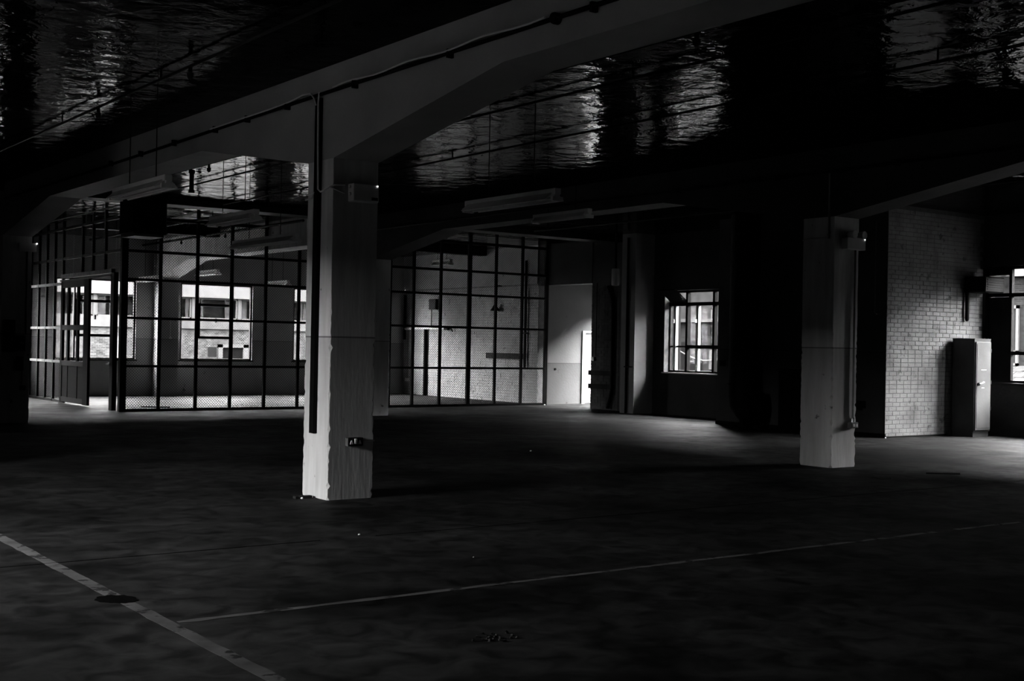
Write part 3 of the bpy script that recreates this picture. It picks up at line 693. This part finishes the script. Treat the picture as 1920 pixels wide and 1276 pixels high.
fitting(13.3, 31.55, 32.95, 3.40, 'small dark fluorescent light above the middle back window')
fitting(11.28, 30.28, 31.83, 3.10, 'small fluorescent light inside the cage left of the back pilaster')
fitting(17.66, 26.9, 27.75, 3.70, 'small fluorescent light near the brick wall of the cage')
fitting(15.9, 28.7, 30.2, 3.42, 'small fluorescent light seen just right of the nearest pillar')

# ------------------------------------------------------------------ hanging heater
ht = thing('unit_heater', (7.1, 19.93, 3.2), 'black box heater hanging below the beam at left', 'heater')
MB().bbox(6.82, 19.6, 3.24, 7.38, 20.26, 3.80, 0.02).build('casing', 'black_steel', ht)
for k in range(6): MB().box(6.87, 19.585, 3.33+k*0.07, 7.33, 19.6, 3.36+k*0.07).build('louvre', 'black_steel', ht)
MB().box(6.86, 19.64, 3.20, 7.34, 20.22, 3.24).build('base_tray', 'galvanised', ht)
for (x, y) in ((6.88, 19.68), (7.32, 19.68), (6.88, 20.18), (7.32, 20.18)): MB().tube([(x, y, 3.79), (x, y, CZ)], 0.008, 6).build('hanging_rod', 'black_steel', ht)

# ------------------------------------------------------------------ conduits on beam and ceiling
cd = thing('beam_conduit', (5.79, 11, 4.03), 'dark conduit clipped along the side of the haunched beam', 'conduit')
MB().tube([(5.785, 2.0, 4.02), (5.785, 7.4, 4.03), (5.785, 11.35, 4.03), (5.785, 18.6, 4.00), (5.785, 23.3, 4.0)], 0.020, 8).build('conduit', 'black_steel', cd, True)
for y in (6.1, 7.0, 8.9, 10.55, 12.0, 13.0, 13.9, 15.2, 16.4, 17.6): MB().box(5.76, y-0.014, 3.985, 5.82, y+0.014, 4.058).build('saddle_clip', 'black_steel', cd)
MB().lathe((5.76, 7.45, 4.03), [(0.040, 0), (0.045, 0.015), (0.045, 0.06)], 14, 'x').build('junction_box', 'black_steel', cd)
MB().tube([(5.765, 10.95-0.2*k, 4.055+0.012*math.sin(k*1.1)) for k in range(18)], 0.009, 6).build('cable', 'cable_sheath', cd)
MB().tube([(5.765, 11.30, 3.93), (5.765, 11.34, 4.0), (5.765, 11.42, 4.06), (5.765, 11.6, 4.075), (5.765, 11.9, 4.05), (5.765, 12.4, 4.04), (5.765, 14.0, 4.035)], 0.009, 6).build('cable', 'cable_sheath', cd)
tk = thing('column_trunking', (5.8, 11.295, 0.646), 'black vertical trunking on the left face of the nearest pillar', 'trunking')
MB().box(5.775, 11.253, 0.646, 5.82, 11.338, 4.0).build('trunking', 'black_steel', tk)
MB().box(5.77, 11.24, 0.96, 5.80, 11.26, 1.0).build('fixing', 'black_steel', tk)
MB().tube([(5.768, 11.24, 4.05), (5.768, 11.26, 3.95), (5.768, 11.25, 3.5), (5.768, 11.23, 3.08), (5.77, 11.18, 3.05), (5.79, 11.02, 3.09), (5.83, 10.985, 3.11), (5.93, 10.97, 3.115)], 0.009, 6).build('cable', 'cable_sheath', tk)
MB().tube([(5.79, 11.02, 3.085), (5.84, 10.985, 3.06), (5.93, 10.97, 3.03)], 0.007, 6).build('cable', 'cable_sheath', tk)
MB().tube([(5.768, 11.32, 3.06), (5.768, 11.36, 3.0), (5.79, 11.54, 3.0)], 0.008, 6).build('cable', 'cable_sheath', tk)
MB().tube([(5.80, 11.34, 3.06), (5.80, 11.54, 3.05)], 0.007, 6).build('cable', 'cable_sheath', tk)

def pipe_run(name, x, y0, y1, z, r, label, drops=(), hang=(), m='black_steel', extra=None):
    t = thing(name, (x, (y0+y1)/2, z), label, 'pipe', 'pipes under the ceiling')
    MB().tube([(x, y0, z), (x, y1, z)], r, 8).build('pipe', m, t, True)
    for y in hang: MB().box(x-0.008, y-0.008, z-r*1.2, x+0.008, y+0.008, CZ).build('pipe_hanger', m, t)
    for y in drops: MB().lathe((x, y, z), [(0.02, 0), (0.02, -0.06), (0.035, -0.07), (0.03, -0.11), (0.012, -0.13)], 10).build('sprinkler_head', m, t)
pipe_run('ceiling_pipe', 4.645, 1.0, 23.3, 4.24, 0.015, 'thin pipe along the ceiling left of the haunched beam', (11.8, 14.6), (5, 9, 12.6, 16), 'dark_steel')
pipe_run('ceiling_pipe', 9.9, 2.0, 23.3, 4.24, 0.015, 'pipe along the ceiling, farthest right of the three beside the beam', (), (4, 7, 11.6, 15.1, 18.6))
pipe_run('ceiling_pipe', 8.3, 2.0, 23.3, 4.25, 0.015, 'pipe along the ceiling above the middle fluorescent light', (), (5, 9.4, 14.8))
pipe_run('ceiling_pipe', 7.45, 7.6, 23.3, 4.24, 0.017, 'pipe along the ceiling nearest the haunched beam', (7.64, 18.1), (9, 19.0))
dp = thing('drop_pipe', (7.45, 18.78, 3.86), 'short thick black pipe dropping from the ceiling left of the nearest pillar', 'pipe')
MB().tube([(7.45, 18.78, 4.22), (7.45, 18.78, 3.88)], 0.035, 10).build('pipe', 'black_steel', dp, True)
MB().lathe((7.45, 18.78, 3.86), [(0.05, 0), (0.05, 0.04)], 12).build('collar', 'black_steel', dp)
MB().lathe((7.45, 18.78, 4.16), [(0.05, 0), (0.05, 0.05)], 12).build('collar', 'black_steel', dp)
pipe_run('ceiling_pipe', 12.05, 24.1, 33.8, 4.14, 0.03, 'pipe along the ceiling of the cage above the back pilaster', (28.2, 31), (27, 30))
pipe_run('ceiling_pipe', 8.41, 24.1, 33.8, 4.24, 0.015, 'pipe along the ceiling outside the left of the cage', (), (26, 29))
pipe_run('ceiling_pipe', 10.6, 24.1, 33.8, 4.2, 0.03, 'pipe along the ceiling of the cage left of the pilaster', (26.9, 29.5), (25.5, 28.5))
pipe_run('ceiling_pipe', 17.3, 2.0, 22.9, 4.2, 0.022, 'pipe along the ceiling between the right pillar and the brick block', (), (6, 10, 14, 18))
bp = thing('beam_conduit', (13.33, 11, 3.72), 'pale conduit along the side of the right-hand beam', 'conduit')
MB().tube([(13.325, 4, 3.98), (13.325, 23.3, 3.98)], 0.022, 8).build('conduit', 'dark_steel', bp, True)
for y in (6, 8, 10, 12, 14): MB().box(13.29, y-0.02, 3.94, 13.36, y+0.02, 4.02).build('saddle_clip', 'dark_steel', bp)
MB().tube([(13.34, 11.09, 3.97), (13.34, 11.09, 3.08)], 0.012, 8).build('drop_conduit', 'galvanised', bp)
MB().tube([(13.34, 11.09, 3.10), (13.34, 11.3, 3.09), (13.34, 11.54, 3.08)], 0.009, 6).build('cable', 'cable_sheath', bp)

# ------------------------------------------------------------------ boxes on pillars
el = thing('emergency_light_box', (6.12, 10.95, 2.96), 'white emergency light box high on the nearest pillar', 'box')
MB().bbox(5.985, 10.895, 2.955, 6.275, 11.01, 3.135, 0.008).build('housing', 'white_enamel', el)
MB().box(6.19, 10.888, 2.975, 6.26, 10.896, 3.005).build('rating_label', 'dark_steel', el)
MB().blob((6.255, 10.89, 3.12), 0.007, 0.007, 0.007, 1).build('indicator_lamp', 'indicator_light', el)
for z in (3.03, 3.10): MB().lathe((5.985, 10.95, z), [(0.016, 0), (0.016, -0.02)], 8, 'x').build('cable_gland', 'grey_enamel', el)
sk = thing('wall_socket', (6.1, 10.97, 0.53), 'small dark switched socket on the nearest pillar near the floor', 'socket')
MB().bbox(6.01, 10.945, 0.53, 6.18, 11.01, 0.615, 0.006).build('back_box', 'dark_steel', sk)
MB().box(6.006, 10.945, 0.533, 6.013, 11.0, 0.612).build('side_plate', 'worn_grey', sk)
for x in (6.045, 6.135): MB().prism([(x-0.018, 0.552), (x+0.018, 0.552), (x+0.004, 0.59), (x-0.004, 0.59)], 'y', 10.935, 10.946).build('socket_outlet', 'white_enamel', sk)
MB().box(6.078, 10.93, 0.555, 6.086, 10.946, 0.605).box(6.092, 10.93, 0.555, 6.099, 10.946, 0.605).build('rocker_switch', 'white_enamel', sk)
MB().tube([(6.18, 10.97, 0.575), (6.33, 10.99, 0.576)], 0.008, 6).build('cable', 'cable_sheath', sk)
e2 = thing('twin_spot_light', (13.68, 10.94, 2.95), 'pale emergency light with twin lamps high on the right-hand pillar', 'light fitting')
MB().bbox(13.50, 10.90, 2.94, 13.88, 11.01, 3.10, 0.008).build('housing', 'white_enamel', e2)
for x in (13.60, 13.80):
    MB().lathe((x, 10.93, 3.14), [(0.02, 0.05), (0.045, 0.02), (0.055, -0.07), (0.05, -0.075)], 12, 'y').build('spot_lamp', 'grey_enamel', e2)
    MB().box(x-0.012, 10.94, 3.09, x+0.012, 10.96, 3.13).build('bracket', 'dark_steel', e2)
MB().blob((13.855, 10.895, 3.085), 0.008, 0.008, 0.008, 2).build('indicator_lamp', 'indicator_light', e2)
s2 = thing('wall_socket', (13.75, 10.97, 0.5), 'small metal socket at the foot of the conduit on the right-hand pillar', 'socket')
MB().bbox(13.69, 10.94, 0.53, 13.84, 11.01, 0.61, 0.006).build('back_box', 'galvanised', s2)
MB().box(13.72, 10.93, 0.55, 13.76, 10.94, 0.59).box(13.78, 10.93, 0.55, 13.81, 10.94, 0.59).build('socket_outlet', 'white_enamel', s2)
MB().tube([(13.77, 10.985, 0.60), (13.77, 10.985, 2.95)], 0.014, 8).build('conduit', 'galvanised', s2, True)
MB().lathe((13.77, 10.985, 0.61), [(0.024, 0), (0.024, 0.05), (0.016, 0.06)], 10).build('gland', 'bright_metal', s2)
# far left pillar fittings
e3 = thing('emergency_light_box', (6.24, 23.44, 3.1), 'dim box with a tiny lit lamp on the far left pillar', 'box')
MB().bbox(6.08, 23.38, 3.10, 6.38, 23.5, 3.25, 0.008).build('housing', 'grey_enamel', e3)
MB().blob((6.38, 23.372, 3.245), 0.014, 0.01, 0.014, 3).build('indicator_lamp', 'indicator_light', e3)
db = thing('switch_board', (5.98, 23.45, 0.9), 'dark electrical switch boxes on the far left pillar', 'switch box')
MB().bbox(5.84, 23.36, 1.28, 6.04, 23.5, 1.86, 0.01).build('fuse_box', 'dark_steel', db)
MB().bbox(6.08, 23.38, 1.30, 6.22, 23.5, 1.58, 0.01).build('isolator', 'dark_steel', db)
MB().box(6.12, 23.355, 1.42, 6.18, 23.38, 1.47).build('isolator_handle', 'galvanised', db)
MB().bbox(6.08, 23.40, 0.95, 6.20, 23.5, 1.20, 0.01).build('isolator', 'dark_steel', db)
MB().tube([(6.20, 23.48, 1.2), (6.20, 23.48, 0.68)], 0.012, 6).build('conduit', 'galvanised', db)
MB().bbox(6.15, 23.44, 0.60, 6.25, 23.5, 0.68, 0.005).build('socket_box', 'dark_steel', db)
MB().tube([(6.24, 23.48, 1.6), (6.24, 23.48, 3.1)], 0.014, 6).build('conduit', 'dark_steel', db)

# ------------------------------------------------------------------ steel locker
lk = thing('steel_locker', (21.25, 14.14, 0), 'tall grey steel locker standing against the brick wall at right', 'locker')
MB().box(20.99, 13.93, 0.10, 21.51, 14.40, 1.85).build('body', 'locker_side_shaded', lk)
MB().box(21.0, 13.95, 0, 21.50, 14.39, 0.10).build('plinth', 'locker_side_shaded', lk)
ld = MB().bbox(21.01, 13.905, 0.13, 21.49, 13.932, 1.80, 0.004).build('door', 'locker_steel', lk)
MB().box(21.035, 13.899, 0.17, 21.465, 13.906, 1.76).build('door_panel', 'locker_steel', ld)
h = MB().lathe((21.07, 13.895, 1.0), [(0.03, 0.0), (0.03, -0.02)], 12, 'y').build('handle_boss', 'black_steel', ld)
MB().tube([(21.07, 13.865, 1.0), (21.13, 13.85, 1.02), (21.18, 13.85, 1.035)], 0.016, 8).build('handle', 'bright_metal', ld)
for (x0, x1, z) in ((21.17, 21.33, 1.265), (21.19, 21.27, 0.925)): MB().box(x0, 13.896, z, x1, 13.9, z+0.012).build('tape_mark', 'litter_paper', ld)
for z in (0.5, 1.0, 1.6): MB().box(21.485, 13.90, z, 21.505, 13.925, z+0.07).build('hinge', 'dark_steel', ld)
MB().box(20.985, 13.925, 1.85, 21.515, 14.405, 1.862).build('top_plate', 'locker_steel', lk)

# ------------------------------------------------------------------ things on the right brick wall and block
wh = thing('wall_heater', (21.75, 14.2, 2.75), 'black box heater mounted high on the brick wall beside the window', 'heater')
MB().bbox(21.38, 13.98, 2.76, 22.02, 14.45, 3.06, 0.02).build('casing', 'black_steel', wh)
for k in range(5): MB().box(21.44, 13.972, 2.81+k*0.045, 21.96, 13.98, 2.83+k*0.045).build('louvre', 'black_steel', wh)
MB().tube([(21.43, 14.40, 2.76), (21.43, 14.40, 2.26), (21.43, 14.40, 2.24)], 0.04, 10).build('pipe', 'black_steel', wh, True)
MB().lathe((21.43, 14.40, 2.24), [(0.04, 0), (0.03, -0.03), (0.005, -0.04)], 10).build('pipe_cap', 'black_steel', wh)
pc = thing('conduit_drop', (19.03, 14.75, 2.2), 'thin pale conduit ending in a hook at the corner of the brick block', 'conduit')
MB().tube([(19.03, 14.72, CZ-0.3), (19.03, 14.72, 2.32), (19.02, 14.70, 2.28), (19.0, 14.66, 2.275)], 0.010, 6).build('conduit', 'galvanised', pc)
MB().blob((19.0, 14.65, 2.275), 0.016, 0.016, 0.016, 5).build('end_fitting', 'bright_metal', pc)
mh = MB().box(19.03, 14.9, 0.52, 19.05, 15.1, 0.66).box(19.035, 14.96, 0.48, 19.05, 15.08, 0.52).build('wall_plate', 'black_steel'); tag(mh, 'dark square plate low on the shaded side of the brick block', 'plate')
# duct
du = thing('extract_duct', (18.75, 17.65, 0.1), 'large black duct coming down the shaded wall and turning at the floor', 'duct')
MB().tube([(18.70, 17.66, CZ-0.02), (18.70, 17.66, 0.85), (18.70, 17.655, 0.65), (18.70, 17.62, 0.5), (18.70, 17.54, 0.42), (18.70, 17.42, 0.40), (18.70, 17.22, 0.40)], 0.30, 20).build('duct', 'black_steel', du, True)
MB().lathe((18.70, 17.2, 0.40), [(0.33, 0), (0.33, 0.04)], 20, 'y').build('flange', 'black_steel', du)
MB().lathe((18.70, 17.66, 0.86), [(0.325, 0), (0.325, 0.04)], 20).build('flange', 'black_steel', du)
for y in (17.24, 17.62): MB().box(18.62, y-0.05, 0, 18.82, y+0.05, 0.16).build('foot', 'black_steel', du)
cb = thing('dark_cupboard', (18.85, 16.4, 0), 'low black cupboard against the shaded wall behind the right pillar', 'cupboard')
MB().box(18.70, 16.02, 0.04, 19.01, 16.72, 1.22).build('body', 'black_steel', cb)
MB().box(18.69, 16.04, 0.08, 18.70, 16.365, 1.18).build('door', 'black_steel', cb); MB().box(18.69, 16.375, 0.08, 18.70, 16.70, 1.18).build('door', 'black_steel', cb)
MB().box(18.71, 16.03, 0, 19.0, 16.71, 0.04).build('plinth', 'black_steel', cb)
sw = MB().box(19.03, 18.50, 1.22, 19.05, 18.66, 1.34).box(19.015, 18.55, 1.26, 19.03, 18.61, 1.30).build('switch_plate', 'black_steel'); tag(sw, 'small dark switch plate beside the bay window', 'switch')
# bay wall: stub pipe, conduits, shelf marks
sp_ = thing('pipe_stub', (19.6, 22.7, 3.05), 'short pale capped pipe hanging above the dark pilaster', 'pipe')
MB().lathe((19.6, 22.7, 3.05), [(0.085, 0), (0.095, 0.02), (0.095, 0.38), (0.085, 0.40)], 16).build('pipe', 'wall_paint', sp_, True)
MB().tube([(19.6, 22.7, 3.44), (19.6, 22.7, CZ)], 0.03, 8).build('hanger', 'black_steel', sp_)
vc = thing('wall_conduit', (19.87, 22.56, 0), 'dark vertical conduit on the pilaster left of the bay window', 'conduit')
MB().tube([(19.87, 22.56, 0), (19.87, 22.56, CZ-0.1)], 0.03, 8).build('conduit', 'black_steel', vc, True)
MB().box(19.84, 22.34, 1.10, 19.90, 22.62, 1.13).build('clip', 'black_steel', vc)
vc2 = thing('wall_conduit', (20.46, 23.72, 0), 'thick dark pipe between the dark brick and the pilaster', 'conduit')
MB().tube([(20.44, 23.90, 0.05), (20.44, 23.80, 0.3), (20.44, 23.75, 0.5), (20.44, 23.75, 2.7), (20.44, 23.85, 2.95), (20.44, 23.95, 3.1)], 0.045, 10).build('pipe', 'black_steel', vc2, True)
for zz in (0.92, 0.58):
    o = MB().box(20.40, 23.72, zz-0.06, 20.49, 24.62, zz+0.06).build('wall_rail', 'black_steel')
    tag(o, 'black rail on the dark brick beside the doorway, %s of two' % ('upper' if zz > 0.8 else 'lower'), 'rail')
lc = thing('light_cord', (20.45, 24.5, 1.2), 'pull cord conduit ending in a switch on the dark brick corner', 'conduit')
MB().tube([(20.46, 24.40, 3.2), (20.46, 24.40, 1.35)], 0.010, 6).build('conduit', 'black_steel', lc)
MB().bbox(20.43, 24.45, 1.22, 20.49, 24.55, 1.32, 0.006).build('switch_box', 'galvanised', lc)
# lobby wall door knob hole
o = MB().lathe((21.12, 26.905, 0.95), [(0.035, 0.0), (0.03, -0.02)], 12, 'y').build('cable_outlet', 'black_steel'); tag(o, 'small round black outlet on the pale lobby wall', 'outlet')

# cage bay brick wall details
X = XW-0.012
sn = thing('swan_neck_lamp', (X, 28.68, 2.5), 'dark swan-neck lamp on the brick wall inside the cage', 'lamp')
MB().tube([(X, 28.60, 3.24), (X-0.08, 28.66, 3.25), (X-0.12, 28.70, 3.20), (X-0.13, 28.72, 3.1), (X-0.13, 28.72, 2.72)], 0.018, 8).build('neck', 'black_steel', sn, True)
MB().lathe((X-0.13, 28.72, 2.54), [(0.14, 0.0), (0.135, 0.02), (0.07, 0.11), (0.04, 0.18)], 16).build('shade', 'black_steel', sn, True)
o = MB().box(X-0.05, 27.45, 1.20, X, 29.25, 1.36).build('backing_board', 'timber_dark'); tag(o, 'long dark timber board fixed across the brick wall in the cage', 'board')
vp_ = thing('wall_pipe', (X-0.05, 27.38, 0.95), 'dark vertical pipe near the right end of the brick wall in the cage', 'pipe')
MB().tube([(X-0.06, 27.38, 3.9), (X-0.06, 27.38, 0.98)], 0.04, 8).build('pipe', 'dark_steel', vp_, True)
MB().box(X-0.1, 27.30, 1.9, X, 27.46, 1.94).build('pipe_clip', 'dark_steel', vp_)
wb = thing('meter_box', (X-0.06, 32.05, 2.6), 'grey meter box with a drop pipe on the brick wall of the cage', 'box')
MB().bbox(X-0.10, 31.88, 2.62, X, 32.26, 2.94, 0.01).build('housing', 'dark_wall_paint', wb)
MB().tube([(X-0.03, 32.2, 2.62), (X-0.03, 32.2, 2.12)], 0.015, 6).build('drop_pipe', 'dark_steel', wb)
hp = thing('sprayed_pipe', (X-0.06, 32.4, 0), 'black upright pipe joined to a pale level pipe on the cage brick wall', 'pipe')
MB().tube([(X-0.05, 32.49, 0.0), (X-0.05, 32.49, 2.02)], 0.055, 10).build('upright_pipe', 'black_steel', hp, True)
MB().tube([(X-0.05, 33.8, 2.04), (X-0.05, 31.3, 2.06)], 0.035, 8).build('level_pipe', 'white_enamel', hp, True)
MB().tube([(X-0.05, 33.72, 3.10), (X-0.05, 33.72, 1.70)], 0.045, 8).build('upright_pipe', 'black_steel', hp, True)
vl = MB().box(X-0.10, 31.2, 2.0, X-0.01, 31.4, 2.10).build('valve', 'black_steel', hp); MB().tube([(X-0.06, 31.1, 2.08), (X-0.06, 30.98, 1.96)], 0.02, 6).build('valve_lever', 'black_steel', vl)
cs = thing('corner_socket', (X-0.03, 33.6, 0.4), 'pale conduit and socket in the back corner of the cage', 'socket')
MB().tube([(X-0.03, 33.55, 0.5), (X-0.03, 33.55, 2.0)], 0.012, 6).build('conduit', 'galvanised', cs)
MB().bbox(X-0.06, 33.45, 0.40, X, 33.65, 0.50, 0.005).build('socket_box', 'white_enamel', cs)
pn = MB().tube([(12.70, 33.33, 2.1), (12.70, 33.33, 1.62)], 0.008, 6).lathe((12.70, 33.33, 1.58), [(0.03, 0.0), (0.045, 0.02), (0.02, 0.06)], 10).build('pull_switch', 'white_enamel'); tag(pn, 'small pale pull switch on the back pilaster', 'switch')

# ------------------------------------------------------------------ litter on the floor
def litter(x, y, s, label, seed, m='litter_paper', grp='scraps of litter on the floor'):
    o = MB().blob((x, y, s*0.5), s, s*0.8, s*0.5, seed, 8, 4).build('paper_scrap', m); return tag(o, label, 'litter', grp)
litter(4.995, 8.89, 0.014, 'tiny white scrap on the floor in front of the nearest pillar', 1)
litter(11.17, 14.78, 0.020, 'tiny white scrap on the dark floor between the two pillars', 2)
litter(5.66, 11.23, 0.018, 'white scrap at the left foot of the nearest pillar', 3)
litter(5.2, 7.55, 0.007, 'tiny pale speck on the floor just behind the long painted line', 4)
o = MB().box(5.60, 11.25, 0.0, 5.78, 11.31, 0.025).build('timber_offcut', 'timber_dark'); tag(o, 'short dark timber offcut lying at the left foot of the nearest pillar', 'offcut')
litter(20.35, 26.35, 0.03, 'white scrap at the foot of the cage near the lobby', 5)
litter(19.0, 14.41, 0.02, 'white scrap at the foot of the brick block corner', 6)
rb = MB(); rnd = random.Random(33)
for k in range(34):
    rb.blob((3.88+rnd.gauss(0, 0.055), 5.42+rnd.gauss(0, 0.05), 0.004), rnd.uniform(0.004, 0.016), rnd.uniform(0.004, 0.014), rnd.uniform(0.003, 0.011), k, 6, 3)
o = rb.build('concrete_crumbs', 'rubble'); o['label'] = 'small patch of crumbled concrete on the foreground floor'; o['category'] = 'rubble'; stuff(o)
for (x, y, dx_, dy_, lb) in ((13.9, 9.9, 0.35, -0.26, 'thin dark stick lying on the floor right of the second pillar'), (12.9, 9.95, 0.03, -0.25, 'short dark stick lying nearest the second pillar')):
    o = MB().tube([(x, y, 0.012), (x+dx_, y+dy_, 0.012)], 0.011, 6).build('stick', 'timber_dark'); tag(o, lb, 'stick', 'sticks on the floor')
o = MB().tube([(10.05, 28.1, 0.012), (10.6, 27.75, 0.012)], 0.014, 6).build('metal_rod', 'black_steel'); tag(o, 'thin dark rod lying on the floor inside the cage', 'rod')
